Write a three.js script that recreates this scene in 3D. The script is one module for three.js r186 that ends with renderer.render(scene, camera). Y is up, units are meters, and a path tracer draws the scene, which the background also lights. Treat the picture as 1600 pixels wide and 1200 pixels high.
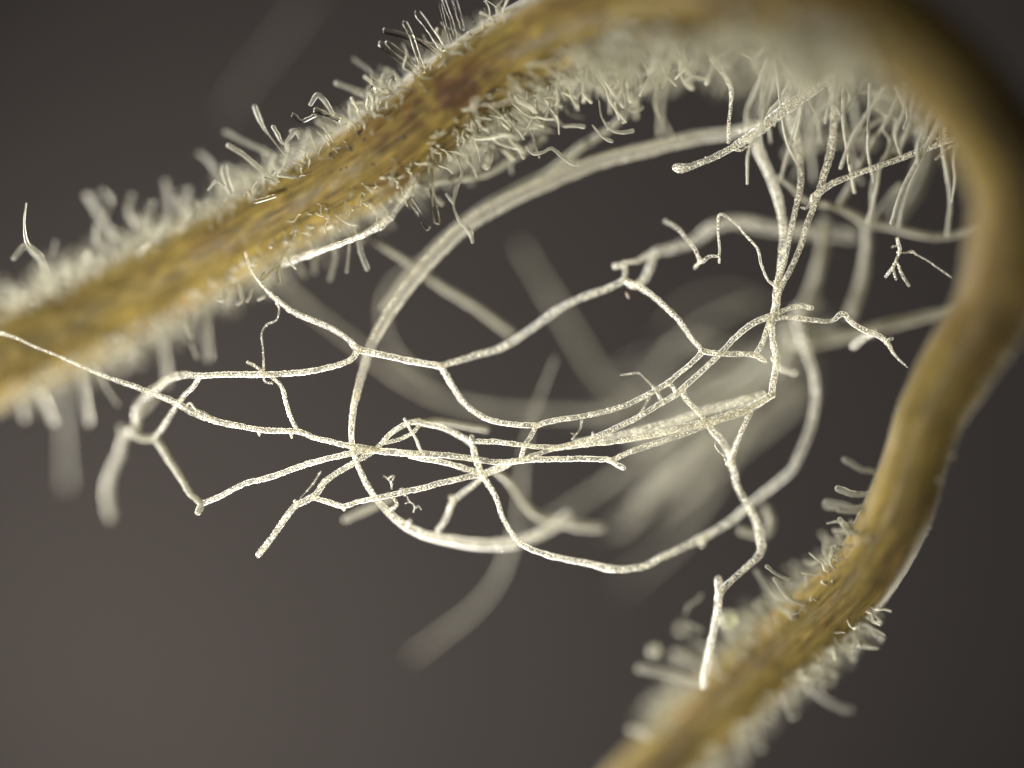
import * as THREE from 'three';
import { mergeGeometries } from 'three/addons/utils/BufferGeometryUtils.js';
import { RectAreaLightUniformsLib } from 'three/addons/lights/RectAreaLightUniformsLib.js';

// The specimen is built enlarged: one unit of the list numbers below is S metres.
const S = 0.0001, D = 5700;                       // D: distance of the lens from the plane in focus
const scene = new THREE.Scene();
const camera = new THREE.PerspectiveCamera(2 * Math.atan(600 / D) * 180 / Math.PI, 4 / 3, 0.02, 6);
camera.position.set(0, 0, D * S);
camera.lookAt(0, 0, 0);
camera.focus = D * S;
camera.userData.fStop = 0.85;
scene.add(camera);
scene.background = new THREE.Color(0.006, 0.006, 0.007);

const renderer = new THREE.WebGLRenderer({ antialias: true });
renderer.setSize(1024, 768);
renderer.toneMapping = THREE.LinearToneMapping;
renderer.toneMappingExposure = 1;
renderer.shadowMap.enabled = true;
RectAreaLightUniformsLib.init();

// ---------- lamps of the microscope stage, all outside the frame ----------
function tag(o, label, category, group, kind) {
  if (label) o.userData.label = label;
  if (category) o.userData.category = category;
  if (group) o.userData.group = group;
  if (kind) o.userData.kind = kind;
  return o;
}
const lampMetal = new THREE.MeshStandardMaterial({ color: 0x15151a, roughness: 0.6 });
function stageLamp(label, [x, y, z], aim, w, h, power, color) {
  const g = new THREE.Group();
  g.name = numbered('stage_lamp');
  g.position.set(x * S, y * S, z * S);
  g.up.set(0, 0, 1);
  scene.add(g);
  tag(g, label, 'lamp');
  const L = new THREE.RectAreaLight(color, power, w * S, h * S);
  L.position.copy(g.position); L.up.set(0, 0, 1);
  const target = new THREE.Vector3(aim[0] * S, aim[1] * S, aim[2] * S);
  L.lookAt(target);
  g.quaternion.copy(L.quaternion);
  L.translateZ(-8 * S);
  scene.add(L);
  const housing = new THREE.Mesh(new THREE.BoxGeometry(w * S * 1.15, h * S * 1.15, 120 * S), lampMetal);
  housing.name = 'lamp_housing'; housing.position.z = 70 * S; g.add(housing);
  const glow = new THREE.Mesh(new THREE.BoxGeometry(w * S, h * S, 12 * S), new THREE.MeshStandardMaterial({ color: 0x222222, emissive: color, emissiveIntensity: 0.4 }));
  glow.name = 'lamp_diffuser'; glow.position.z = 4 * S; g.add(glow);
}
const used = {};
function numbered(n) { const k = used[n] = (used[n] ?? -1) + 1; return k ? n + '_' + String(k).padStart(3, '0') : n; }

const WARM = new THREE.Color(1, 0.955, 0.85), COOL = new THREE.Color(0.94, 0.98, 1);
stageLamp('flat stage lamp beyond the left edge of the picture', [-1900, -150, -750], [-100, 0, 0], 1100, 1100, 40, WARM);
stageLamp('flat stage lamp below the bottom edge of the picture', [-350, -1800, -700], [-50, 0, 0], 1300, 900, 36, WARM);
stageLamp('flat stage lamp above the top edge of the picture', [-1250, 1650, -800], [-450, 100, -50], 1000, 900, 22, COOL);
stageLamp('flat stage lamp beyond the lower right corner of the picture', [1700, -1450, -900], [250, -420, -50], 700, 900, 15, WARM);
{ // the round front lamp, its cone centred left of the middle
  const at0 = [-2500, -1300, 3300], aim = new THREE.Vector3(-140 * S, 60 * S, -60 * S);
  const g = new THREE.Group(); g.name = 'spot_lamp'; g.position.set(at0[0] * S, at0[1] * S, at0[2] * S); scene.add(g);
  tag(g, 'round front spot lamp standing lower left of the lens', 'lamp');
  g.up.set(0, 0, 1); g.lookAt(aim);
  const shell = new THREE.Mesh(new THREE.CylinderGeometry(260 * S, 200 * S, 500 * S, 32, 1, false).rotateX(Math.PI / 2).translate(0, 0, -320 * S), lampMetal);
  shell.name = 'lamp_housing'; g.add(shell);
  const face = new THREE.Mesh(new THREE.CylinderGeometry(220 * S, 220 * S, 20 * S, 32).rotateX(Math.PI / 2).translate(0, 0, -50 * S), new THREE.MeshStandardMaterial({ color: 0x222222, emissive: WARM, emissiveIntensity: 0.4 }));
  face.name = 'lamp_diffuser'; g.add(face);
  const L = new THREE.SpotLight(WARM, 1.18, 0, 0.238, 1, 2);
  L.position.copy(g.position); L.target.position.copy(aim); L.shadow.radius = 1.1; L.castShadow = true;
  scene.add(L, L.target);
}

// the light of the field behind the specimen
const field = new THREE.SpotLight(new THREE.Color(1, 0.905, 0.85), 1.55, 0, 0.55, 1, 2);
field.position.set(-4300 * S, -3000 * S, -4400 * S);
field.target.position.set(-330 * S, -230 * S, -9000 * S);
field.shadow.radius = 2;
field.castShadow = true;
scene.add(field, field.target);

// ---------- noise ----------
let seed = 7;
const rnd = () => { seed = (seed * 1664525 + 1013904223) >>> 0; return seed / 4294967296; };
const rr = (a, b) => a + (b - a) * rnd();
function hash(x, y, z) {
  let h = Math.imul(x, 374761393) + Math.imul(y, 668265263) + Math.imul(z, 1274126177) | 0;
  h = Math.imul(h ^ (h >>> 13), 1274126177);
  return ((h ^ (h >>> 16)) >>> 0) / 4294967296;
}
function noise(x, y, z) {
  const i = Math.floor(x), j = Math.floor(y), k = Math.floor(z);
  let u = x - i, v = y - j, w = z - k;
  u = u * u * (3 - 2 * u); v = v * v * (3 - 2 * v); w = w * w * (3 - 2 * w);
  const l = (a, b, t) => a + (b - a) * t;
  return l(l(l(hash(i, j, k), hash(i + 1, j, k), u), l(hash(i, j + 1, k), hash(i + 1, j + 1, k), u), v),
    l(l(hash(i, j, k + 1), hash(i + 1, j, k + 1), u), l(hash(i, j + 1, k + 1), hash(i + 1, j + 1, k + 1), u), v), w);
}
const fbm = (x, y, z) => 0.55 * noise(x, y, z) + 0.3 * noise(2.1 * x, 2.1 * y, 2.1 * z) + 0.15 * noise(4.3 * x, 4.3 * y, 4.3 * z);

// ---------- shapes ----------
function at(px, py, z) {                           // a place on the specimen; z towards the lens
  const k = (D - z) / D;
  return new THREE.Vector3((px - 800) * S * k, (600 - py) * S * k, z * S);
}
// 'x,y,z,r x,y ...' : z and r stay as they were when left out
function parse(spec, z = 0, r = 5) {
  return spec.trim().split(/\s+/).map((t) => {
    const a = t.split(',').map(Number);
    if (a.length > 2) z = a[2];
    if (a.length > 3) r = a[3];
    return [a[0], a[1], z, r];
  });
}
function path(list, step) {
  const p = list.map(([x, y, z]) => at(x, y, z)), n = p.length;
  const c = new THREE.CatmullRomCurve3(p, false, 'centripetal');
  const out = [];
  let run = 0;
  for (let i = 0; i < n - 1; i++) {
    const len = p[i].distanceTo(p[i + 1]) / S, m = Math.max(1, Math.round(len / step));
    for (let k = 0; k < m + (i === n - 2 ? 1 : 0); k++) {
      const f = k / m, s = f * f * (3 - 2 * f);
      const q = c.getPoint((i + f) / (n - 1));
      if (out.length) run += q.distanceTo(out[out.length - 1].p) / S;
      out.push({ p: q, r: (list[i][3] + (list[i + 1][3] - list[i][3]) * s) * S, u: run });
    }
  }
  return out;
}
const UP = new THREE.Vector3();
function tube(list, { step = 1.7, seg = 12, lump = 0.24, grain = 3.4, wob = 0.18, id = 0, paint, relief, blunt = 1 } = {}) {
  const P = path(list, step), n = P.length;
  const T = P.map((_, i) => P[Math.min(n - 1, i + 1)].p.clone().sub(P[Math.max(0, i - 1)].p).normalize());
  let N = new THREE.Vector3(0, 0, 1); N.sub(T[0].clone().multiplyScalar(N.dot(T[0])));
  if (N.length() < 0.1) N.set(1, 0, 0).sub(T[0].clone().multiplyScalar(T[0].x));
  N.normalize();
  const pos = [], col = [], idx = [];
  const ring = (c, t, r, u, rim) => {
    const B = new THREE.Vector3().crossVectors(t, N);
    for (let k = 0; k < seg; k++) {
      const a = k / seg * Math.PI * 2, ca = Math.cos(a), sa = Math.sin(a), rp = r / S;
      const g = fbm(u / grain + id * 17.3, ca * rp / grain + 50, sa * rp / grain + id * 5.1);
      let rad = r * (1 + lump * (g - 0.5) * 2 * rim) * (1 + 0.24 * (noise(u / 22 + id * 9.1, 4.5, 2.5) - 0.5) * (lump ? 1 : 0));
      if (relief) rad *= relief(u, a, ca, sa, rp);
      pos.push(c.x + (N.x * ca + B.x * sa) * rad, c.y + (N.y * ca + B.y * sa) * rad, c.z + (N.z * ca + B.z * sa) * rad);
      const q = paint ? paint(u, a, g, ca, sa, rp) : [1, 1, 1];
      col.push(q[0], q[1], q[2]);
    }
  };
  let rings = 0;
  const cap = (i, sign) => {
    for (const e of sign < 0 ? [0.97, 0.75, 0.4] : [0.4, 0.75, 0.97]) {
      const r = P[i].r, c = P[i].p.clone().addScaledVector(T[i], sign * r * e * blunt);
      ring(c, T[i], r * Math.sqrt(1 - e * e), P[i].u + sign * e * r / S, 0.6); rings++;
    }
  };
  cap(0, -1);
  for (let i = 0; i < n; i++) {
    const t = T[i];
    N.sub(t.clone().multiplyScalar(N.dot(t))).normalize();
    const w = P[i].r * wob, u = P[i].u;
    const c = P[i].p.clone();
    c.x += (noise(u / 16 + id * 3.7, 1.5, 0.5) - 0.5) * 2 * w; c.y += (noise(u / 16 + id * 3.7, 9.5, 0.5) - 0.5) * 2 * w;
    P[i].p = c;
    ring(c, t, P[i].r, u, 1); rings++;
  }
  cap(n - 1, 1);
  for (let i = 0; i < rings - 1; i++) for (let k = 0; k < seg; k++) {
    const a = i * seg + k, b = i * seg + (k + 1) % seg, c = a + seg, d = b + seg;
    idx.push(a, b, c, b, d, c);
  }
  const s = pos.length / 3;
  for (const [o, f] of [[0, 1], [(rings - 1) * seg, 0]]) {
    let x = 0, y = 0, z = 0;
    for (let k = 0; k < seg; k++) { x += pos[(o + k) * 3]; y += pos[(o + k) * 3 + 1]; z += pos[(o + k) * 3 + 2]; }
    const m = pos.length / 3; pos.push(x / seg, y / seg, z / seg); col.push(col[o * 3], col[o * 3 + 1], col[o * 3 + 2]);
    for (let k = 0; k < seg; k++) f ? idx.push(m, o + (k + 1) % seg, o + k) : idx.push(m, o + k, o + (k + 1) % seg);
  }
  const g = new THREE.BufferGeometry();
  g.setAttribute('position', new THREE.Float32BufferAttribute(pos, 3));
  g.setAttribute('color', new THREE.Float32BufferAttribute(col, 3));
  g.setIndex(idx);
  g.computeVertexNormals();
  return g;
}
function put(name, geometry, material, parent) {
  const m = new THREE.Mesh(geometry, material);
  m.name = parent ? name : numbered(name);
  m.castShadow = m.receiveShadow = true;
  if (parent) { geometry.translate(-parent.position.x, -parent.position.y, -parent.position.z); parent.add(m); }
  else scene.add(m);
  return m;
}
function base(name, p) {
  const g = new THREE.Group(); g.name = numbered(name); g.position.copy(p); scene.add(g); return g;
}

// ---------- materials ----------
const threadMat = new THREE.MeshPhysicalMaterial({ color: new THREE.Color(0.97, 0.96, 0.91), vertexColors: true, roughness: 0.3, transmission: 0.95, thickness: 0, ior: 1.9 });
const milkMat = new THREE.MeshPhysicalMaterial({ color: new THREE.Color(0.92, 0.91, 0.84), vertexColors: true, roughness: 0.32, transmission: 0.6, thickness: 0, ior: 1.45 });
const fuzzMat = new THREE.MeshPhysicalMaterial({ color: new THREE.Color(0.93, 0.91, 0.8), vertexColors: true, roughness: 0.45, transmission: 0.5, thickness: 0, ior: 1.4 });
const hairMat = new THREE.MeshPhysicalMaterial({ color: new THREE.Color(0.97, 0.95, 0.86), vertexColors: true, roughness: 0.32, transmission: 0.85, thickness: 0.001, ior: 1.36 });
const grainMat = new THREE.MeshStandardMaterial({ color: new THREE.Color(0.95, 0.95, 0.91), roughness: 0.22 });
const glassMat = new THREE.MeshPhysicalMaterial({ color: new THREE.Color(1, 0.98, 0.9), roughness: 0.06, transmission: 1, thickness: 0.001, ior: 1.36 });
const rootMat = new THREE.MeshPhysicalMaterial({ color: new THREE.Color(1, 1, 1), vertexColors: true, roughness: 0.9, specularIntensity: 0.2, transmission: 0.17, thickness: 0, ior: 1.4 });
const clearMat = threadMat.clone(); clearMat.transmission = 0.92;
const dimmedMat = milkMat.clone(); dimmedMat.color.setRGB(0.72, 0.7, 0.61);  // duller copy of milkMat: dimness of blurred and far threads put into colour
const skinMat = new THREE.MeshPhysicalMaterial({ color: new THREE.Color(0.95, 0.92, 0.8), vertexColors: true, roughness: 0.4, specularIntensity: 0.3, transmission: 0.97, thickness: 0, ior: 1.33 });
const fleckMat = new THREE.MeshStandardMaterial({ color: new THREE.Color(0.035, 0.022, 0.01), roughness: 0.7 });

// granules packed in a thread: bright grains between duller sap
const grainy = (u, a, g) => { const k = g > 0.5 ? 1 : 0.8; return [k, k * (0.98 + 0.02 * g), k * (0.92 + 0.08 * g)]; };
const plain = (u, a, g) => { const k = 0.7 + 0.5 * (g - 0.5); return [k, k, k * 0.95]; };

// ---------- background ----------
{
  const g = new THREE.PlaneGeometry(16000 * S, 12000 * S, 1, 1); g.translate(0, 0, -9000 * S);
  const m = new THREE.Mesh(g, new THREE.MeshStandardMaterial({ color: new THREE.Color(0.075, 0.069, 0.064), roughness: 0.95 }));
  m.name = 'background'; m.receiveShadow = true; scene.add(m);
  tag(m, 'plain dark warm grey out of focus background behind the specimen', null, null, 'structure');
}

// ---------- the root ----------
const ROOT = parse(`-140,630,-165,70 0,565,-158,68 150,489,-146,67 300,411,-122,63 450,327,-84,63 600,236,-45,68 700,157,-38,67 800,88,-25,66
 900,36,15,68 1000,6,60,67 1100,-8,105,66 1200,-10,145,66 1300,4,185,66 1400,48,215,66 1480,118,225,66 1555,215,215,66 1590,300,190,65 1582,395,150,68
 1549,487,112,58 1498,571,84,55 1456,645,64,50 1430,720,46,47 1403,800,24,51 1352,893,-20,52 1290,955,-62,52 1225,1012,-105,53 1145,1085,-148,55 1076,1150,-180,49 985,1240,-210,50`);
const rootPath = path(ROOT, 6);
const smooth = (a, b, x) => { const t = Math.min(1, Math.max(0, (x - a) / (b - a))); return t * t * (3 - 2 * t); };
const rootEnd = rootPath[rootPath.length - 1].u;
const uAt = (px, py) => { const q = at(px, py, 0); let best = 1e9, u = 0; for (const o of rootPath) { const d = Math.hypot(o.p.x - q.x, o.p.y - q.y); if (d < best) { best = d; u = o.u; } } return u; };
const uDark = uAt(715, 148), uTop = uAt(1150, 0), uCorner = uAt(1520, 170), uLow = uAt(1440, 690);
const root = base('plant_root', at(0, 565, -120));
tag(root, 'thick amber brown root with fine white hairs, arching from left edge over to bottom right', 'root');
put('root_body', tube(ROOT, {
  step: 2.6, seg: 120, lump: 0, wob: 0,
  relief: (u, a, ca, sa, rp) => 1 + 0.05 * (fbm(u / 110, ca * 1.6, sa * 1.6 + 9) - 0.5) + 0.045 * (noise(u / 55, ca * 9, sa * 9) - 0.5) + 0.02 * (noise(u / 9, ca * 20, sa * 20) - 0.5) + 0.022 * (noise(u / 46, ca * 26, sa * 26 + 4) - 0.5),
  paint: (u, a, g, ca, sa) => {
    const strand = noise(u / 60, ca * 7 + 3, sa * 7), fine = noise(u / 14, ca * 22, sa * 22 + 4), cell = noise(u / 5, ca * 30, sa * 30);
    const more = u > uTop - 250 && u < uCorner + 420 ? 0.13 : 0;  // denser brown blotches along top and bend, also darkening it in place of shade
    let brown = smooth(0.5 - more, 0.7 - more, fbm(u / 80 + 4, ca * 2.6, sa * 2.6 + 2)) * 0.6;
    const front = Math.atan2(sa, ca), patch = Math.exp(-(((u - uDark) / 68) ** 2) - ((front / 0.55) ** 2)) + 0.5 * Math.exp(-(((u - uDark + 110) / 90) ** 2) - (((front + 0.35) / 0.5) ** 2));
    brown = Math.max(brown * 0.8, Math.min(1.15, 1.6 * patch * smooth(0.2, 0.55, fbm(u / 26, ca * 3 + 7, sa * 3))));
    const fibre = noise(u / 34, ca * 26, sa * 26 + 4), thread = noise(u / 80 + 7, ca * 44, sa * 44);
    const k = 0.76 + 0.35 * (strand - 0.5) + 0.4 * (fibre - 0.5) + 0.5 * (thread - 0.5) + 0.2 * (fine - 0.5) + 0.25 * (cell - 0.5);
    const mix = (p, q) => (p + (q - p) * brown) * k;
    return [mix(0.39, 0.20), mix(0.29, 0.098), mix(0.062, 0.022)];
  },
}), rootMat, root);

// the clear outer skin of the root, a little wider than its brown core
put('outer_skin', tube(ROOT, {
  step: 5, seg: 80, lump: 0, wob: 0,
  relief: (u, a, ca, sa) => 1.06 + 0.05 * (fbm(u / 45 + 30, ca * 3, sa * 3) - 0.5) + 0.025 * (noise(u / 11, ca * 14, sa * 14 + 9) - 0.5),
  paint: (u, a, g, ca, sa) => { const k = 0.8 + 0.4 * (noise(u / 20, ca * 12, sa * 12) - 0.5); return [k, k, k]; },
}), skinMat, root);

// dark flecks on the skin where the root is in focus
for (const [x, y, w, h, t] of [[562, 206, 5.5, 3.6, 0.3], [569, 218, 2.6, 3.8, -0.4], [549, 234, 3.8, 4.2, 0.2], [517, 241, 3.6, 3, 0], [583, 257, 3, 2.6, 0.6], [535, 268, 4.6, 6, 0.2], [543, 263, 4.5, 3.2, -0.5], [550, 261, 3, 3.6, 0.4], [631, 216, 3.4, 3, 0.5], [493, 318, 3, 3.8, 0.3], [489, 302, 2, 2.4, 0]]) {
  const u = uAt(x, y), o = rootPath.reduce((b, q) => Math.abs(q.u - u) < Math.abs(b.u - u) ? q : b);
  const q = at(x, y, 0), off = Math.hypot(q.x - o.p.x, q.y - o.p.y), z = o.p.z + Math.sqrt(Math.max(0, o.r * o.r - off * off)) * 1.03;
  const g = new THREE.IcosahedronGeometry(S, 2), p = g.attributes.position;
  for (let i = 0; i < p.count; i++) { const f = 0.75 + 0.6 * noise(p.getX(i) / S * 1.3 + x, p.getY(i) / S * 1.3 + y, 3); p.setXYZ(i, p.getX(i) * f * w, p.getY(i) * f * h, p.getZ(i) * 1.6); }
  g.rotateZ(t); g.computeVertexNormals();
  const c = at(x, y, z / S); g.translate(c.x, c.y, c.z);
  put('dark_fleck', g, fleckMat, root);
}

// ---------- root hairs ----------
let hairId = 0;
const hairTube = (list, o = {}) => tube(list, { step: 2.4, seg: 9, lump: 0.22, grain: 5, wob: 0.25, id: 100 + hairId++, paint: plain, ...o });
const clearTube = (list) => tube(list, { step: 3, seg: 14, lump: 0.04, grain: 9, wob: 0.2, id: 100 + hairId++, paint: () => [1, 1, 1] });
function hairs(list, clear) {
  for (const spec of list) put('root_hair', clear ? clearTube(parse(spec)) : hairTube(parse(spec).map(([x, y, z, r]) => [x, y, z, r * (Math.abs(z) >= 42 ? 0.42 : 0.68)])), clear ? glassMat : hairMat, root);
}
// clear, in focus, round tipped
hairs([
  '662,112,0,4 651,82,2,3.6 641,52,4,3.8 633,37,5,4.2', '686,86,-5,4 660,66,-2,4 634,57,0,4.4 602,48,3,5', '652,116,4,4 628,96,6,4 608,80,8,4.4 596,69,9,5',
  '660,112,2,3.6 640,92,3,3.6 622,80,4,4 606,68,4,4.6', '690,76,-8,5 672,48,-10,5 652,22,-14,5.6', '705,66,0,2.2 696,40,0,2.2 688,8,0,2.4', '712,58,-4,2.6 704,30,-4,2.6 690,-8,-4,3',
  '722,44,-12,3.4 714,14,-14,3.4 702,-20,-16,4', '672,262,8,4 675,300,10,4 683,346,12,5', '640,312,0,4 655,335,0,4 668,356,-6,4.6', '604,150,10,2.6 590,146,12,2.6 580,136,12,3.4 585,142,14,2.6',
  '492,180,6,3 470,189,8,3 459,180,9,3.4', '528,186,-8,4 510,178,-8,4 494,172,-8,5', '400,315,0,3 430,306,4,3', 
  '412,428,8,3 408,438,10,2 434,415,12,2', '440,405,14,2 434,425,14,2.2 437,442,12,2.4', '450,385,12,2.5 440,400,14,2.4 430,415,14,2.4', '385,395,6,1.4 388,415,10,1.4 398,438,12,1.6',
], true);
// paler, grainy, some out of focus
hairs([
  '606,132,-40,5 580,112,-44,5.4 553,92,-48,5.6', '575,152,-30,6 552,140,-30,6.4 526,130,-28,6.4', '520,178,-6,5 506,156,-4,6 496,148,-2,6 485,163,0,4.4', '480,236,2,1.3 456,228,3,1.6 440,222,4,3.6 434,210,4,5 427,198,6,4.6',
  '446,244,6,1.3 424,216,12,1.4 412,200,14,3.6 405,184,16,6 398,168,16,6', '436,284,4,2 412,268,8,4 398,256,10,6 378,240,12,6 357,227,14,6', '422,240,-45,8 390,225,-52,8 352,206,-58,8', '468,216,10,4 462,205,10,5 455,205,12,5', '450,236,12,4 448,222,13,4 460,205,14,5',
  '350,290,8,5 338,283,10,4 326,296,12,3', '360,300,-20,7 352,280,-24,7 350,262,-28,7', '345,278,-70,8 325,250,-76,8 312,240,-80,8', '72,430,-60,7 62,402,-30,5.4 42,378,-6,4.4 38,350,0,2.6 41,318,4,1.6', '62,402,-40,6 40,384,-34,5 22,403,-30,5', '82,398,-60,5 86,378,-64,5',
  '180,372,-80,9 160,345,-86,9 136,305,-90,10', '160,345,-84,7 172,315,-86,8 160,298,-88,7', '210,352,-70,9 200,330,-76,10 205,306,-80,9', '232,342,-60,8 240,318,-70,9', '264,345,-80,8 262,310,-86,8 258,284,-90,8', '282,330,-60,8 276,312,-70,8', '150,352,-70,6 148,380,-70,7',
  '715,248,2,3.4 722,270,4,3.6 712,300,6,5 709,322,6,3 718,345,8,3.4 734,362,8,7 738,378,8,4', '698,304,6,4 708,316,6,5', '822,230,0,3 834,240,2,4.6 848,238,2,3.6 862,232,2,4 876,242,0,5 888,252,-4,6 900,258,-10,4', '808,225,-10,4 818,246,-10,5',
  '836,148,4,6 848,150,6,6.4 862,151,6,6.4 874,152,4,5.6', '936,158,0,2.4 941,185,2,2.4 958,204,4,4.4 975,207,5,5 988,204,6,5.4', '926,196,0,2.4 942,214,2,3 956,221,2,4.6', '966,126,-4,3 976,150,-4,3 978,172,-2,4 974,190,0,6',
  '950,202,2,3 951,195,2,5', '1046,104,0,4 1040,124,2,4.6 1035,136,2,4', '1088,98,6,5 1084,116,6,5 1070,126,4,4', '846,150,-30,2 866,182,-20,3 880,196,-14,4.4 895,196,-10,5 912,198,-8,5.5', '990,172,-20,8 1000,168,-20,8', '520,372,-40,7 524,400,-44,8 516,436,-48,8', '546,372,-20,3 545,395,-22,3 542,424,-24,4', '560,372,-20,6 564,395,-20,6 574,420,-20,5.4',
  '490,398,-60,8 492,425,-60,8', '352,455,-16,5 348,470,-16,5 340,468,-16,4', '374,444,-20,5 378,470,-20,5 372,474,-20,5', '394,452,-16,4 390,464,-14,4 386,470,-14,4', '404,468,-16,4 412,464,-14,4', '292,490,-40,5 293,512,-40,6 300,526,-42,7', '318,478,-75,11 322,520,-80,12 326,560,-84,12', '250,510,-80,10 258,560,-90,12 262,600,-94,12', '300,540,-50,4 308,560,-50,4',
  '128,580,-80,9 132,620,-90,12 138,660,-94,12', '60,610,-90,10 75,640,-94,12 84,660,-98,12', '150,570,-60,5 168,610,-64,5 184,632,-70,5', '96,600,-170,6 100,690,-200,6 104,760,-220,6', '30,625,-100,10 38,655,-104,11', '650,284,-24,5 690,318,-28,6', '720,240,-60,9 735,285,-60,10', '772,205,-40,10 792,225,-44,10 800,270,-48,5', '760,222,-30,10 762,250,-34,11', '760,258,-10,12 764,244,-10,12',
], false);
// right limb and foot of the root
hairs([
  '1368,738,30,6 1345,732,30,7 1320,718,30,6.4', '1358,772,10,7 1335,772,6,8 1310,764,0,9', '1352,790,20,6 1330,798,22,7 1312,796,24,7', '1345,800,-20,9 1320,792,-30,10 1294,788,-40,11', '1335,826,10,7 1320,820,8,7 1312,812,6,7', '1312,850,-10,7 1302,856,-10,7', '1240,962,-30,10 1210,935,-44,10 1182,892,-50,9', '1256,945,-20,6 1235,935,-16,6 1210,905,-14,5', '1234,906,-6,4.4 1218,900,-4,3.6 1198,885,-4,4.6', '1270,925,-60,8 1252,895,-66,9 1240,880,-70,9',
  '1100,1070,-60,13 1060,1058,-70,14 1000,1045,-80,15', '1010,1150,-90,14 985,1140,-96,13', '1180,1020,-80,8 1150,1008,-84,10 1128,970,-86,9', '1096,985,-70,7 1076,975,-70,7', '1270,1062,-70,9 1300,1065,-70,13', '1265,1075,-70,12 1300,1100,-76,11 1328,1110,-80,12', '1226,1090,-60,11 1238,1120,-64,10 1245,1118,-64,8', '1180,1130,-90,10 1190,1170,-94,11', '1150,1150,-100,10 1165,1190,-110,12', '1345,1010,-20,4 1342,1002,-20,5', '1115,1020,-80,8 1085,1000,-84,9', '1090,1040,-90,10 1055,1020,-100,12', '1072,958,-60,5 1078,945,-60,6 1090,938,-60,6 1096,930,-60,6',
], false);

// the many more hairs of the silhouette, seeded along the root; the largest single, the rest as a fuzz
const fuzz = [];
let singles = 0;
function sprout(u0, u1, count, side, len, rad, spread, lean = 0) {
  for (let n = 0; n < count; n++) {
    const u = rr(u0, u1), i = Math.max(1, Math.min(rootPath.length - 2, Math.round(u / rootEnd * (rootPath.length - 1)))), o = rootPath[i];
    const t = rootPath[i + 1].p.clone().sub(rootPath[i - 1].p).normalize();
    const flat = new THREE.Vector3(-t.y, t.x, 0).normalize().multiplyScalar(side), a = rr(-spread, spread);
    const out = flat.clone().multiplyScalar(Math.cos(a)).addScaledVector(new THREE.Vector3(0, 0, 1), Math.sin(a));
    const L = rr(len[0], len[1]) * S, r = rr(rad[0], rad[1]), dir = out.clone().addScaledVector(t, lean + rr(-0.7, 0.7)).normalize();
    const side2 = new THREE.Vector3().crossVectors(dir, out).addScaledVector(t, rr(-1, 1)).addScaledVector(flat, rr(-0.5, 0.5)).normalize();
    const p0 = o.p.clone().addScaledVector(out, o.r * 0.96), bend = rr(-0.45, 0.45) * L, list = [], knob = rnd() < 0.45 ? 1.2 : 0.55;
    for (let k = 0; k < 5; k++) {
      const f = k / 4, q = p0.clone().addScaledVector(dir, L * f).addScaledVector(side2, bend * f * f + (k === 3 ? rr(-0.08, 0.08) * L : 0));
      const z = q.z / S, kk = (D - z) / D;
      const j = k > 0 ? Math.min(6, L / S * 0.09) : 0;
      list.push([q.x / S / kk + 800 + rr(-j, j), 600 - q.y / S / kk + rr(-j, j), z + rr(-j, j), r * (k === 4 ? knob : 1 - 0.25 * f)]);
    }
    const big = L / S > 24 && singles < 175 && rnd() < 0.5;
    const g = tube(list, { step: 4.5, seg: 7, lump: 0.25, grain: 5, wob: 0.25, id: 100 + hairId++, paint: plain });
    if (big) { put('root_hair', g, rnd() < 0.25 ? glassMat : rnd() < 0.4 ? hairMat : fuzzMat, root); singles++; } else fuzz.push(g);
  }
}
const U = (x, y) => uAt(x, y);
sprout(U(330, 395), U(650, 195), 230, 1, [8, 46], [0.9, 2.4], 1.1);
sprout(U(40, 545), U(330, 395), 190, 1, [10, 56], [1.1, 2.8], 1.0);
sprout(U(610, 225), U(820, 70), 90, 1, [10, 60], [0.8, 2.2], 1.0);
sprout(U(0, 565), U(380, 365), 190, -1, [10, 46], [1.1, 3], 1.0);
sprout(U(380, 365), U(720, 140), 170, -1, [8, 38], [0.9, 2.4], 1.1);
sprout(U(680, 170), U(960, 15), 230, -1, [16, 84], [0.9, 3], 1.2);
sprout(U(900, 36), U(1405, 52), 320, -1, [20, 120], [1.3, 4], 1.15);
sprout(U(1340, 30), U(1490, 130), 18, -1, [20, 70], [2, 4], 0.8);
sprout(U(1380, 840), U(1040, 1180), 110, -1, [12, 52], [1.3, 3.2], 1.0);
sprout(U(1330, 920), U(1040, 1180), 120, 1, [12, 52], [1.3, 3.4], 1.0);
sprout(U(1560, 440), U(1400, 810), 46, 1, [4, 9], [2, 3], 0.8, 0.6);
sprout(U(330, 395), U(720, 140), 170, 1, [8, 40], [0.6, 1.3], 1.2);
sprout(U(380, 365), U(1000, 5), 260, -1, [8, 60], [0.6, 1.5], 1.3);
sprout(U(1380, 840), U(1040, 1180), 120, -1, [10, 40], [0.8, 1.8], 1.1);
sprout(U(1330, 920), U(1040, 1180), 120, 1, [10, 44], [0.8, 1.8], 1.1);
{
  const m = put('hair_fuzz', mergeGeometries(fuzz), fuzzMat, root);
  tag(m, null, null, null, 'stuff');
}

// ---------- fungal threads ----------
let threadId = 0;
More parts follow.
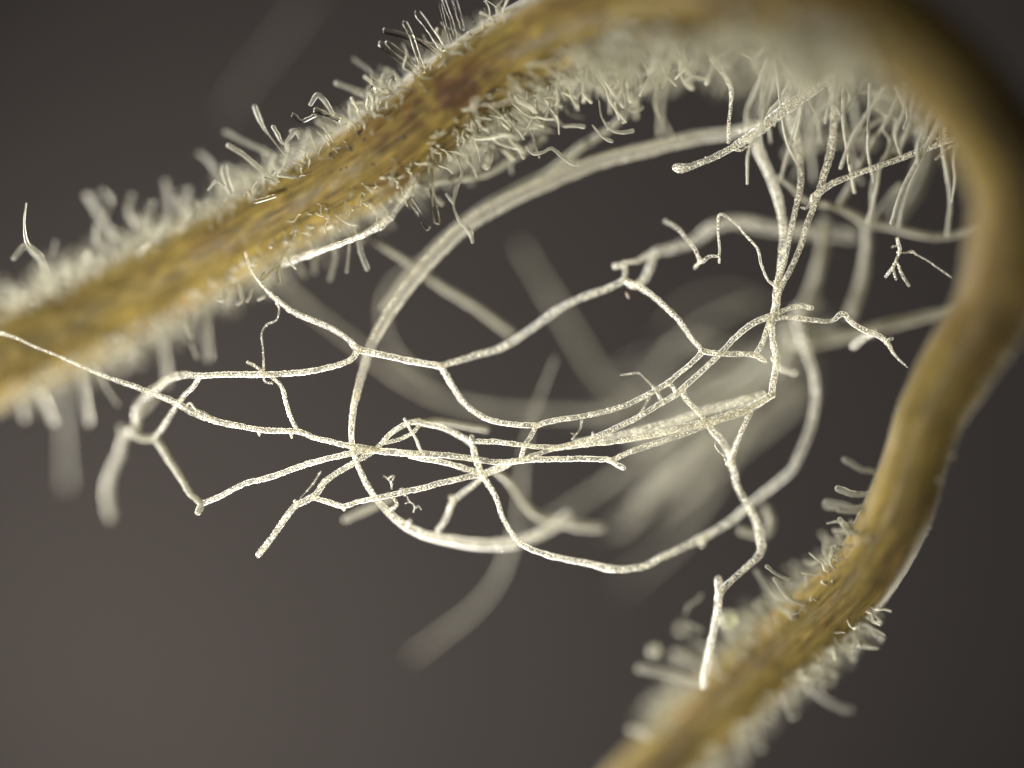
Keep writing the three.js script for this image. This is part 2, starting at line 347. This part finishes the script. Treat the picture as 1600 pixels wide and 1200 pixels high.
// bright granules and crystals that stud a thread, sunk into its wall
const grainShapes = [0, 1, 2].map((i) => {
  const g = i === 2 ? new THREE.OctahedronGeometry(1, 0) : new THREE.IcosahedronGeometry(1, 0), p = g.attributes.position;
  return Array.from({ length: p.count * 3 }, (_, k) => p.array[k]);
});
function studs(lists, per, size) {
  const pos = [], e = new THREE.Euler(), v = new THREE.Vector3(), q = new THREE.Vector3();
  for (const list of lists) for (const o of path(list, 1)) {
    o.r *= 0.88;
    const lumps = 0.45 + 1.1 * smooth(0.35, 0.65, noise(o.p.x / S / 14, o.p.y / S / 14, o.p.z / S / 14));
    for (let n = per * lumps * (o.r / S / 5) ** 1.5 * (1 - Math.min(0.75, Math.abs(o.p.z / S) / 80)); n > 0; n--) {
      if (n < 1 && rnd() > n) break;
      const sh = grainShapes[Math.floor(rnd() * 3)], s = rr(size[0], size[1]) * S;
      e.set(rr(0, 6), rr(0, 6), rr(0, 6));
      q.set(rr(-1, 1), rr(-1, 1), rr(-1, 1)).normalize().multiplyScalar(o.r * Math.sqrt(rnd()) * 0.98).add(o.p);
      const sx = s * rr(0.7, 1.5), sy = s * rr(0.7, 1.2);
      for (let k = 0; k < sh.length; k += 3) { v.set(sh[k] * sx, sh[k + 1] * sy, sh[k + 2] * s).applyEuler(e).add(q); pos.push(v.x, v.y, v.z); }
    }
  }
  if (!pos.length) return null;
  const g = new THREE.BufferGeometry();
  g.setAttribute('position', new THREE.Float32BufferAttribute(pos, 3)); g.computeVertexNormals();
  return g;
}
const FIL = 'fungal_thread', CAT = 'fungal thread';
function thread(label, main, branches = [], o = {}) {
  const list = parse(main), id = ++threadId, g = base(FIL, at(list[0][0], list[0][1], list[0][2]));
  tag(g, label, CAT);
  const build = (l, extra) => tube(l.map(([x, y, z, r]) => [x, y, z, r * (o.thin ?? 0.88)]), { paint: grainy, id: id + 20 * extra, ...o });
  put('main_filament', build(list, 0), o.first ?? o.mat ?? threadMat, g);
  branches.forEach((b, k) => put('side_branch', build(parse(b), k + 1), o.mat ?? threadMat, g));
  if ((o.paint ?? grainy) === grainy) {
    const k = studs([...(o.first ? [] : [list]), ...branches.map((b) => parse(b))], o.per ?? 1.6, o.size ?? [0.5, 1.45]);
    if (k) tag(put('granules', k, grainMat, g), null, null, null, 'stuff');
  }
  return g;
}
const soft = { paint: plain, step: 3, seg: 14, lump: 0.1, mat: dimmedMat, thin: 0.66 };

thread('bright long thread running in front of the root from the left edge to the crossing',
  '-20,512,20,3 0,520,18,3.4 25,528,16,2.6 50,540,14,2.2 90,556,12,2.4 130,574,10,3.4 170,590,8,4 215,606,6,5 265,625,4,5.6 300,643,2,6.2 335,657,0,6 370,665,0,5.4 410,672,-2,5 467,675,-2,5 490,683,0,5 520,691,2,5 550,697,4,5 585,701,4,5',
  ['467,675,-2,3.6 455,655,-2,3.6 447,630,0,3.6 440,605,2,3.6 425,590,4,3.4 410,580,6,3.2 400,573,7,3 387,566,8,3', '404,671,-2,3 405,680,-2,2', '455,676,-2,3 456,684,-2,2', '288,638,2,2.4 296,630,4,2.4 306,640,4,3 318,645,4,2.6 330,652,3,2.4']);
thread('very thin beaded thread rising from the horizontal thread towards the root',
  '413,590,7,1.8 412,570,7,1.8 411,545,7,1.4 409,520,7,1.5 417,507,7,1.6 432,500,7,1.3 436,482,6,1.4 434,474,6,3.4 433,466,6,4', ['412,588,8,1.4 414,596,8,1.4 425,599,8,1.4']);
thread('four-armed branching thread coming from under the root, forking above the left crossing',
  '383,395,-4,2.5 394,425,-6,3 405,440,-8,3.4 425,462,-10,4 440,474,-10,4.8 460,489,-8,5 485,499,-6,5.6 515,512,-4,5.4 545,531,-2,5.2 560,545,0,6.5 600,555,-6,5.6 640,564,-10,5.6 688,572,-14,6',
  ['560,545,0,6 548,562,2,5.2 510,575,3,5.2 460,583,4,5.4 410,585,5,5.6 360,585,4,5.2 313,587,2,5.4 290,586,-14,6 265,592,-30,6 245,606,-44,6.2 225,622,-56,6.4 214,638,-60,7 213,662,-62,7 206,674,-64,8',
    '313,587,2,5 302,604,-4,4.6 286,620,-10,4.8 270,642,-20,5 256,665,-30,5 242,684,-38,5.4',
    '688,572,-14,5.6 740,556,-26,5.6 790,540,-34,5.6 830,514,-38,5.8 870,485,-38,6 910,465,-34,6 950,450,-28,6 976,438,-24,6',
    '688,572,-14,5.6 705,600,-12,5.6 725,630,-8,5.2 755,652,-6,5.2 785,661,-4,5 838,665,-2,5']);
thread('blurred forked thread left of the horizontal thread, ending in a broad soft tail',
  '245,620,-70,6 230,638,-70,7 216,652,-68,8 212,668,-70,9 195,682,-84,10 186,712,-100,10 172,742,-112,10.5 168,772,-122,11 172,806,-130,10',
  ['206,674,-64,11 222,684,-54,11 242,686,-44,10.6 262,714,-34,10.4 284,748,-24,10.4 300,774,-16,10 314,788,-10,9.6 310,800,-8,10', '195,682,-84,9 190,668,-90,8'], { paint: plain, mat: dimmedMat, thin: 0.52 });
thread('thread with a grainy core rising from the lower left bent tip to the crossing',
  '314,788,-10,5 345,775,-6,5 380,757,-2,5 430,743,0,5.2 470,728,2,5.2 510,717,3,5.2 550,708,4,5.4 590,703,4,5.4');
thread('straight thread running down left from the crossing to a blunt free tip',
  '590,702,2,5 555,722,2,5.2 525,740,2,5.2 505,755,3,5.6 492,774,3,6 478,782,4,5.6 462,790,4,5.6 445,811,5,5.4 425,840,6,5.4 404,866,7,5.6',
  ['463,790,4,3 461,783,5,3']);
thread('thin hair-like thread beside the fork above the blunt free tip', '501,737,9,1.4 493,750,9,1.2 484,762,9,1.4 477,770,8,0.9 469,778,8,0.9');
thread('lower thread rising from the fork of the free tip to the bright junction below centre',
  '490,778,3,4.6 515,785,4,4.6 535,791,5,4.8 560,784,4,4.4 590,778,2,4.6 620,771,1,5 650,765,0,5.6 700,752,-4,5.2 740,743,-8,5.6 770,735,-10,7 800,722,-8,6',
  ['535,791,5,3.4 537,796,5,3.4', '622,771,4,3.4 628,766,5,5 632,772,5,4']);
thread('tiny curled wisp of debris under the lower thread left of centre', '636,776,8,1.2 640,784,9,1.2 646,788,10,1.2 648,793,10,1.8 654,791,10,1.6 658,796,9,1', ['648,793,10,1.2 646,800,9,1', '640,784,9,1 634,786,9,0.9'], { step: 1.2, seg: 7 });
thread('faint tuft of fine debris above the lower thread left of centre', '612,764,-6,1.2 611,754,-8,1.6 606,748,-10,1.4 600,744,-12,1', ['606,748,-10,1.4 614,743,-12,1.2', '611,754,-8,1.2 616,745,-10,1'], { step: 1.2, seg: 7 });
thread('main bright thread from the left crossing along the middle to a short bent tip',
  '548,698,4,4.4 590,704,4,5.6 630,708,3,6 660,709,2,6 700,712,2,5.6 740,717,2,5.4 780,722,2,5.2 820,719,2,5.4 870,717,2,5.2 920,717,3,5 952,719,4,5 962,725,5,4.6 974,731,6,4.6',
  ['956,719,4,5 985,706,4,5 1020,694,4,5.2 1060,681,4,5 1100,666,4,5 1150,647,3,5 1185,630,2,5.4 1206,616,0,6', '640,712,0,5 665,717,-4,5 700,724,-8,5 745,738,-12,5.4', '588,701,2,4.4 602,686,0,4.4 618,672,-4,4.6 638,661,-8,4.8 656,658,-12,5', '602,692,4,3.4 625,686,2,3.6 645,676,0,3.6 656,664,-6,3.4']);
thread('short thin twig standing up across the pale thread above the crossing', '632,655,6,3 640,670,6,2.8 650,686,6,2.8 657,704,5,3');
thread('soft greenish thread with a blunt end, upper of the pair right of the short twig', '650,660,-20,6 680,658,-30,6.4 710,662,-36,7 735,667,-40,7 760,671,-44,7', [], soft);
thread('long looping thread through the bright junction, round the bottom and up the right side',
  '652,660,-14,4.6 690,668,-16,4.6 716,680,-16,5 736,694,-14,5.4 743,715,-12,5.4 752,740,-10,6 764,758,-8,5.6 776,780,-4,5 783,802,-4,4.8 795,826,-6,4.6 812,848,-8,4.8 840,862,-12,4.8 880,873,-16,5.2 920,881,-18,5.6 952,888,-20,6.6 975,889,-22,6 1005,885,-24,6.2 1035,870,-28,6.4 1070,854,-34,6.6 1110,834,-40,7 1150,808,-46,7.2 1178,783,-50,7.2 1205,762,-54,7.6 1236,735,-60,6.6 1252,705,-64,6.6 1267,665,-68,6.6 1275,620,-70,6.6 1270,580,-72,6.4 1258,545,-76,6 1248,515,-80,6 1243,480,-84,6', ['1098,840,-42,6 1097,850,-42,6']);
thread('short brownish thread hanging from the bright junction down to the big loop', '756,745,-24,4.6 730,765,-28,4.6 706,786,-32,5 699,806,-34,4.6 684,830,-38,4.4', ['708,784,-32,4 705,777,-32,4']);
thread('blurred pale thread running down right from the bright junction to a soft blunt end', '772,735,-40,7 795,752,-60,8 815,780,-70,8.4 840,806,-76,9 875,814,-80,10 905,822,-86,10 940,824,-92,9', [], soft);
thread('thread along the upper edge of the bundle, up to the four-way node',
  '838,665,-2,5 865,657,0,5 900,652,2,4.8 950,642,3,5 985,630,4,4.8 1015,615,5,4.6 1040,600,5,4.8 1065,580,4,4.6 1088,560,2,4.8 1098,549,0,5.4',
  ['838,665,-2,4.4 830,680,-2,4.2 820,697,-2,4.2 814,716,-2,4.2', '1098,549,0,5 1080,528,-2,5 1060,500,-4,5.2 1035,475,-8,5.4 1010,455,-14,6 976,438,-24,6', '1098,549,0,5 1130,553,2,5 1165,553,2,4.8 1182,556,0,5 1196,565,-2,3.6', '1180,555,0,4.6 1190,538,0,5 1198,515,0,5 1205,497,0,5.4', '1045,600,4,4 1052,606,4,4 1057,616,4,4.4']);
thread('wispy thin twig on the upper bundle thread with a curled pale end', '1024,608,8,3.4 1016,600,9,2 1006,590,10,1.4 998,583,10,1.6 985,584,10,2 970,586,8,1.2', [], { step: 1.3, seg: 8 });
thread('tiny crooked twig bridging down from the upper bundle thread', '909,655,6,2.2 907,670,7,1.6 899,680,8,1.6 894,687,8,1.6', ['899,680,8,1.4 893,677,8,1.3']);
thread('fine slanting bridge between the two bundle threads', '1014,622,7,2.6 1007,635,7,2 1000,648,6,2.4', ['1027,615,8,3.4 1032,624,8,3.4']);
thread('middle bundle thread rising from the crossing of threads to the top of the trunk',
  '738,690,-6,4.4 770,690,-2,4.6 800,693,0,4.4 840,698,0,4.4 880,697,0,4.4 915,688,2,4.8 955,672,3,5 1000,650,4,5 1030,632,4,4.8 1055,617,4,5.4 1070,604,4,5 1095,581,4,4.6 1128,550,4,4.8 1148,528,4,5 1175,506,3,5.6 1208,492,0,6',
  ['737,690,-6,4 737,682,-6,4', '928,683,4,2 926,676,5,2']);
thread('thread leaning from the middle bundle down to the main bright thread', '805,722,0,4 850,706,0,4.2 885,696,1,4 915,688,2,4');
thread('broad bright flat strand along the lower side of the bundle, ending at the trunk base', '860,702,-6,4 920,694,-6,5 980,686,-6,6 1050,672,-6,7 1110,658,-6,7.6 1170,638,-4,8 1206,617,-2,7',
  ['900,689,-16,4 960,680,-18,5.4 1040,662,-20,7 1110,640,-22,8 1190,618,-20,8', '940,694,2,2.4 1010,684,2,2.6 1090,664,2,2.6 1160,643,2,2.6']);
thread('kinked thread dropping from the middle bundle to the lower part of the root',
  '1066,608,2,4.6 1070,620,2,5.6 1082,634,0,4.6 1096,649,-4,4.8 1112,672,-10,5.4 1130,692,-16,6 1141,715,-20,7 1146,735,-22,6.6 1152,760,-24,6 1168,789,-26,6.4 1182,815,-28,8 1188,840,-26,8 1189,862,-22,7 1170,883,-16,5.6 1145,905,-12,5.4 1124,928,-14,6.6 1122,950,-18,7 1114,990,-24,6.4 1106,1030,-30,6.6 1099,1070,-36,7',
  ['1123,930,-16,6 1122,905,-22,6.4', '1172,645,-2,4.6 1160,670,-4,4.6 1150,695,-10,4.8 1142,718,-18,5.6', '1144,718,-12,4 1136,725,-10,3.4']);
thread('hair-fine loop hanging beside the kinked thread', '1122,684,4,1.2 1117,694,4,1 1120,702,4,1 1130,712,4,1.1 1135,724,3,1.4', [], { step: 1.3, seg: 7 });
thread('soft rounded bend of thread behind the kinked thread, beside the lower loop', '1160,830,-70,9 1195,835,-70,10 1205,815,-74,10 1198,795,-78,9', [], soft);
thread('stout upright trunk thread joining the bundle with the fan of threads above',
  '1206,617,0,7 1208,598,0,6 1213,565,0,6 1208,535,0,5.6 1206,510,0,6 1210,490,0,7.4 1213,465,0,7 1215,440,-2,7',
  ['1215,440,-2,5 1222,400,-14,6.6 1223,350,-24,7.4 1216,312,-32,7.8 1201,270,-40,8 1186,236,-48,8.4 1172,200,-54,8.6', '1214,446,0,4.4 1226,408,-2,4.4 1236,360,-4,4.6 1246,315,-8,5 1252,280,-16,6 1246,232,-28,7.4 1236,180,-40,9 1228,150,-46,9', '1214,470,2,4.4 1222,446,4,5 1236,420,4,5 1250,388,4,5.2 1262,348,3,5.4 1278,304,0,6 1290,265,-6,6.6 1300,228,-12,7.6 1303,180,-18,7 1300,120,-24,7', '1212,492,2,4 1234,481,4,4 1252,478,4,4.6 1268,481,4,4.6', '1206,560,0,4 1222,577,-28,5 1242,583,-34,6']);
thread('thread leaving the trunk to the right and fraying towards the root', '1208,498,2,4 1240,496,4,4.6 1270,500,4,4.4 1300,501,4,4.2 1316,490,4,5 1330,503,2,5 1348,515,0,5 1372,524,-4,4.6 1386,535,-2,5 1396,552,0,3 1407,564,2,2 1418,574,3,1.2', ['1366,520,-20,6 1350,528,-34,6 1334,540,-40,7', '1384,532,0,3 1394,529,2,3']);
thread('very thin zigzag thread rising left of the trunk to a sharp peak', '1211,446,4,3 1200,438,4,2.4 1190,415,3,2.4 1183,388,2,2.4 1165,368,2,2.4 1148,348,2,2.2 1125,335,2,2.8 1122,355,1,2.4 1124,385,-2,2.4 1124,410,-4,2.4',
  ['1122,400,-3,2.6 1108,401,-6,3 1096,408,-8,4.6 1086,390,-12,3.4 1072,372,-18,3 1058,356,-26,3.4 1040,346,-36,3.4', '1096,406,-8,3 1086,418,-20,3'], { step: 1.3, seg: 8 });
thread('knobbly blurred thread arching from the knotted node to behind the trunk', '976,438,-24,5.4 990,446,-30,6 1006,436,-40,6.6 1016,416,-48,7 1022,396,-54,8 1050,388,-62,9 1085,376,-72,9.6 1112,356,-80,10.4 1150,347,-88,11 1200,356,-96,11 1260,362,-104,11 1330,368,-110,11',
  ['976,438,-24,4.4 975,415,-28,4.6 962,416,-30,6.4', '975,410,-28,4 995,408,-36,4.4 1012,398,-44,5']);
put('mite_sized_grain', tube(parse('980,458,-20,3 982,464,-20,2.6'), { paint: () => [0.4, 0.2, 0.12], seg: 10 }), threadMat);
tag(scene.children[scene.children.length - 1], 'tiny reddish grain just under the knotted node', 'grain');
scene.children[scene.children.length - 1].name = 'reddish_grain';

thread('stout pale thread under the root top with a bright knob at its left end', '1370,86,20,7 1335,99,14,7 1300,120,8,8 1260,148,4,10 1225,172,2,11 1195,196,0,10 1165,218,-2,8.4 1138,234,-2,6 1115,246,-3,6 1090,256,-4,6 1072,262,-4,7 1062,263,-4,9 1057,262,-4,8',
  ['1144,232,2,3 1157,235,4,2.2 1168,229,4,1.8 1182,227,4,1.8']);
thread('thin dangling thread from the hairs down to the stout knobbed thread', '1105,70,20,5 1118,98,12,5 1132,118,8,5 1142,140,4,4.4 1142,165,2,3.2 1139,190,0,3 1138,222,-2,3.4');
thread('straight bright thread from the root edge at upper right with a curled thin end', '1545,196,10,4.6 1515,208,10,4.6 1450,231,9,4.8 1400,250,8,4.8 1340,271,8,4.8 1300,287,8,5 1282,300,8,6 1270,308,8,5 1266,318,8,2.4 1259,326,8,2 1252,324,8,1.8', ['1476,220,9,4.4 1475,196,6,4.2 1474,170,2,4.4 1472,145,-4,5', '1470,218,9,3.2 1452,216,9,3 1438,220,9,3']);
thread('small loose bent twig under the straight bright thread beside the root', '1508,224,12,2.2 1494,229,12,2 1484,229,12,2.6 1472,240,12,2.2 1462,248,12,2');
thread('glistening lone thread by the root with an orange tip and a frayed foot', '1402,373,8,3.4 1406,390,8,3.2 1402,402,6,2.6 1395,418,2,3 1384,432,-4,3', ['1402,394,8,1.6 1415,395,8,1.4 1425,393,8,2.6 1434,399,8,1.4 1450,408,8,1.4 1466,419,8,1.6 1486,433,8,1.4', '1400,405,4,2 1410,430,-6,3 1420,446,-12,2.4', '1395,418,2,2.4 1400,436,-6,2.4', '1400,384,8,2 1394,386,8,1.8'], { step: 1.3, seg: 8 });
thread('twinned pale thread sweeping down from the root hairs to a small bright cross', '1410,140,-16,4.6 1400,158,-16,4.6 1388,184,-18,6 1380,200,-22,5 1391,218,-26,5 1386,240,-24,4.6 1376,262,-18,4.4 1371,290,-20,5 1364,322,-30,5.6 1358,345,-40,7', ['1388,182,-18,5 1370,168,-30,5', '1388,182,-18,5 1405,184,-30,5', '1378,200,-24,5 1362,225,-34,6 1350,246,-40,6 1334,280,-46,7 1312,318,-50,7.4', '1384,182,-24,4 1362,195,-32,5 1335,216,-36,5'], soft);
thread('slanting soft thread right of the small bright cross', '1480,160,-50,9 1450,182,-46,8 1420,206,-40,7 1398,234,-34,6.4 1380,256,-30,5.6', [], soft);
thread('soft pale crossing of threads under the straight bright thread, behind the fan', '1288,318,-46,6 1322,330,-60,8 1352,350,-72,11 1352,400,-84,12 1346,440,-92,13 1330,490,-100,14',
  ['1352,350,-70,9 1390,354,-66,8 1425,364,-62,8 1465,370,-60,8 1535,358,-56,8', '1362,346,-66,8 1380,325,-64,8 1396,302,-60,8 1407,290,-58,8'], soft);
thread('soft pinkish stub with a round end, left of the fan of threads', '1218,276,-40,5 1234,290,-46,5.4 1258,312,-52,5.6 1290,322,-56,6', [], soft);
thread('soft forked twig with a round end crossing the right thread of the fan', '1278,190,-30,6 1292,182,-30,5 1315,166,-32,5.4 1338,142,-36,5.4 1372,146,-44,7 1400,155,-60,8', [], soft);
thread('broad dim thread behind the fan, between the trunk and the small bright cross', '1235,240,-110,12 1275,222,-116,14 1320,214,-120,14 1360,220,-126,13', [], soft);
thread('dim upright thread beside the right root limb, near its inner edge', '1440,180,-110,12 1448,235,-120,13 1432,290,-126,13 1402,335,-130,12', [], soft);
thread('soft straight thread passing behind the right root limb below the glistening thread', '1500,484,-76,11 1440,496,-80,12 1390,508,-86,12 1330,524,-94,12 1250,540,-104,12', [], soft);
thread('dim curved thread behind the fan, just right of the trunk', '1290,345,-96,11 1286,390,-100,12 1276,430,-106,12 1262,470,-112,13 1246,510,-116,14', [], soft);

thread('broad arching thread forming the top, left and bottom of the big oval',
  '1185,196,-30,11 1140,208,-44,12 1080,217,-54,13 1000,236,-52,12.5 930,254,-52,12.5 860,283,-50,12.5 790,316,-46,12 725,355,-40,11 665,415,-34,10.4 615,480,-36,9.6 584,530,-30,8.4 564,590,-20,7 556,622,-12,6.2',
  ['558,612,-14,6.4 552,640,-8,6 549,680,-2,5 557,722,0,5 576,762,-4,5.6 606,800,-14,6.4 650,830,-30,7.6 720,848,-46,9 790,850,-60,10 840,836,-70,10 885,808,-80,10', '1100,207,-44,3 1000,229,-48,3.4 930,246,-48,3.4 858,275,-46,3.4 786,308,-42,3.2 720,347,-36,3 658,409,-30,2.8 609,476,-24,2.6 580,528,-18,2.4', '1080,224,-50,3 1000,243,-56,3.2 930,261,-56,3.2 864,290,-54,3.2 795,323,-48,3 731,362,-42,2.8 671,421,-36,2.6 621,484,-30,2.4 590,533,-24,2.2',
   '606,800,-14,4 620,788,-6,3 614,778,0,2.6', '636,826,-24,5 640,814,-20,4'], { lump: 0.1, step: 2.2, seg: 16, first: clearMat });
thread('companion strand lying along the upper side of the broad arching thread', '900,250,-80,6 820,288,-80,6 745,330,-76,6 690,375,-72,6 640,425,-68,6 600,480,-70,7', [], soft);
thread('knobbly crystal-coated thread hugging the lower edge of the root left of centre', '652,275,20,5 645,284,20,6 634,306,20,6 620,324,18,6 606,342,16,8 594,352,14,8.4 582,359,12,6.4 558,371,6,5 522,384,-6,5 482,398,-20,5.4 440,412,-34,6', [], { lump: 0.38, grain: 6 });
thread('pale strand under the root hairs meeting the broad arching thread', '652,288,-30,7 700,282,-34,7 760,272,-40,8 800,250,-44,8 850,215,-50,8', [], soft);
thread('hairy pale strand below the top of the root, slanting up right', '840,285,-70,9 900,235,-60,9 960,195,-50,8 1000,150,-40,8 1030,105,-30,9', [], soft);

{
  const wisps = [];
  for (let k = 0; k < 36; k++) {
    const x = rr(1190, 1500), y = 90 + (x > 1350 ? (x - 1350) * 0.5 : 0) + rr(0, 40), z = rr(-70, 40), L = rr(60, 190), lean = rr(-0.55, 0.35), r = rr(2, 4.4);
    wisps.push(`${x},${y},${z},${r} ${x + lean * L * 0.4 + rr(-8, 8)},${y + L * 0.4},${z - 6},${r} ${x + lean * L * 0.7 + rr(-12, 12)},${y + L * 0.7},${z - 12},${r * 0.9} ${x + lean * L},${y + L},${z - 20},${r * 0.8}`);
  }
  thread('tangle of fine soft filaments hanging under the bend of the root', '1440,120,-20,4 1425,165,-24,4 1418,200,-26,3.6 1400,250,-30,3', wisps, { paint: plain, step: 2.4, seg: 9, lump: 0.2, mat: milkMat, thin: 0.9 });
}

// deep, far out of focus
const deep = { paint: plain, step: 5, seg: 14, lump: 0.12, grain: 20, mat: dimmedMat, thin: 0.2 };
thread('broad faint band far behind, sweeping from the left root to the glow by the trunk',
  '380,370,-150,15 430,430,-160,16 485,482,-170,16 545,528,-176,16 610,580,-180,17 690,622,-184,18 780,640,-186,18 890,646,-186,18 1000,636,-182,18 1100,596,-174,18 1175,556,-166,18 1240,528,-160,17 1310,508,-160,16', [], deep);
thread('faint straight band far behind, slanting down across the middle of the oval', '815,385,-230,14 845,435,-236,15 890,510,-240,15 930,575,-244,15 990,640,-248,15', [], deep);
thread('dim far thread falling through the lower oval to a tapering end below it', '868,560,-90,8 848,610,-104,9 830,660,-116,10 818,720,-130,12 812,800,-150,14 800,850,-164,15 778,905,-180,16 738,955,-196,16 690,992,-210,15 645,1026,-222,9', [], { ...deep, thin: 0.16 });
thread('dim blurred strand curving left inside the broad arching thread', '668,405,-140,10 610,446,-150,12 598,495,-156,12 622,555,-160,12 676,600,-166,12', [], deep);
thread('soft brown strand slanting across the left half of the oval', '590,380,-60,6.4 640,412,-70,7 690,448,-80,8 740,478,-88,8 800,522,-96,8', [], soft);
thread('dim hoop of thread far behind, left of the trunk', '1035,520,-230,6 1060,482,-236,7 1110,458,-240,7 1165,462,-240,7 1210,490,-236,7', [], deep);
thread('faint slanting band far behind below the four-way node', '1180,470,-210,14 1110,500,-216,15 1050,550,-220,15 1000,610,-224,15 940,660,-228,15', [], deep);
thread('upper faint ray of the far bundle fanning down left from the glow', '1235,515,-150,18 1170,580,-160,17 1090,640,-174,17 1000,716,-190,17 920,775,-200,16 840,826,-206,15', [], deep);
thread('middle faint ray of the far bundle fanning down left from the glow', '1230,520,-160,16 1180,620,-180,17 1110,700,-200,18 1040,770,-214,18 970,830,-224,16', [], deep);
thread('lower faint ray of the far bundle beside the lower loop', '1215,560,-176,15 1160,680,-206,17 1110,770,-226,17 1060,830,-236,16', [], deep);
thread('bright far tuft at the head of the far bundle', '1275,470,-120,14 1228,516,-126,16 1205,556,-132,18 1150,600,-144,17 1080,640,-156,16 990,680,-170,14', ['1226,500,-110,12 1240,540,-116,15 1200,590,-126,16 1120,636,-140,15 1000,676,-150,13', '1310,512,-124,10 1260,530,-124,12 1210,540,-126,14', '1215,540,-130,14 1160,640,-160,15 1080,720,-184,16 1000,780,-200,16'], { ...deep, thin: 0.5 });
{
  const rays = [];
  for (let k = 0; k < 22; k++) {
    const a = rr(2.2, 3.05), L = rr(90, 430), r = rr(1.6, 4.6), x = 1225 + rr(-50, 50), y = 548 + rr(-40, 65), z = rr(-320, -180), b = rr(-26, 26);
    const dx = Math.cos(a) * L, dy = Math.sin(a) * L;
    rays.push(`${x},${y},${z},${r} ${x + dx * 0.3 - b},${y + dy * 0.3 - b * 0.5},${z},${r} ${x + dx * 0.65 + b},${y + dy * 0.65 + b},${z},${r} ${x + dx},${y + dy},${z - 30},${r * 0.6}`);
  }
  thread('milky haze of many fine far strands behind the bundle and the trunk', '1290,500,-240,7 1220,540,-250,8 1120,620,-260,8 1000,690,-270,7', rays, { ...deep, thin: 0.8 });
}
thread('short blunt blurred stub under the left side of the oval', '540,812,-60,7 575,795,-62,8 610,778,-66,8', [], soft);
thread('very faint strand far behind at upper left', '352,180,-330,17 390,120,-336,18 440,60,-340,18 490,-10,-345,18', [], { ...deep, thin: 0.06 });

// round pale bodies among the hairs near the foot of the root
function ball(label, x, y, z, r) {
  const g = new THREE.IcosahedronGeometry(r * S, 4), p = g.attributes.position, c = [];
  for (let i = 0; i < p.count; i++) { const f = 1 + 0.06 * (noise(p.getX(i) / S / 6, p.getY(i) / S / 6, p.getZ(i) / S / 6 + x) - 0.5); p.setXYZ(i, p.getX(i) * f, p.getY(i) * f, p.getZ(i) * f); c.push(0.92, 0.93, 0.8); }
  g.setAttribute('color', new THREE.Float32BufferAttribute(c, 3)); g.computeVertexNormals();
  const m = put('spore', g, threadMat); m.position.copy(at(x, y, z));
  tag(m, label, 'spore');
}
ball('bright round pale spore touching the kinked thread near the lower root', 1137, 968, -60, 15);
ball('dim round spore, leftmost near the lower root', 1022, 1018, -100, 9);
ball('dim round spore between the leftmost spore and the bright spore', 1066, 983, -120, 8);
ball('faint round spore below the dim middle spore', 1064, 1026, -130, 9);

renderer.render(scene, camera);
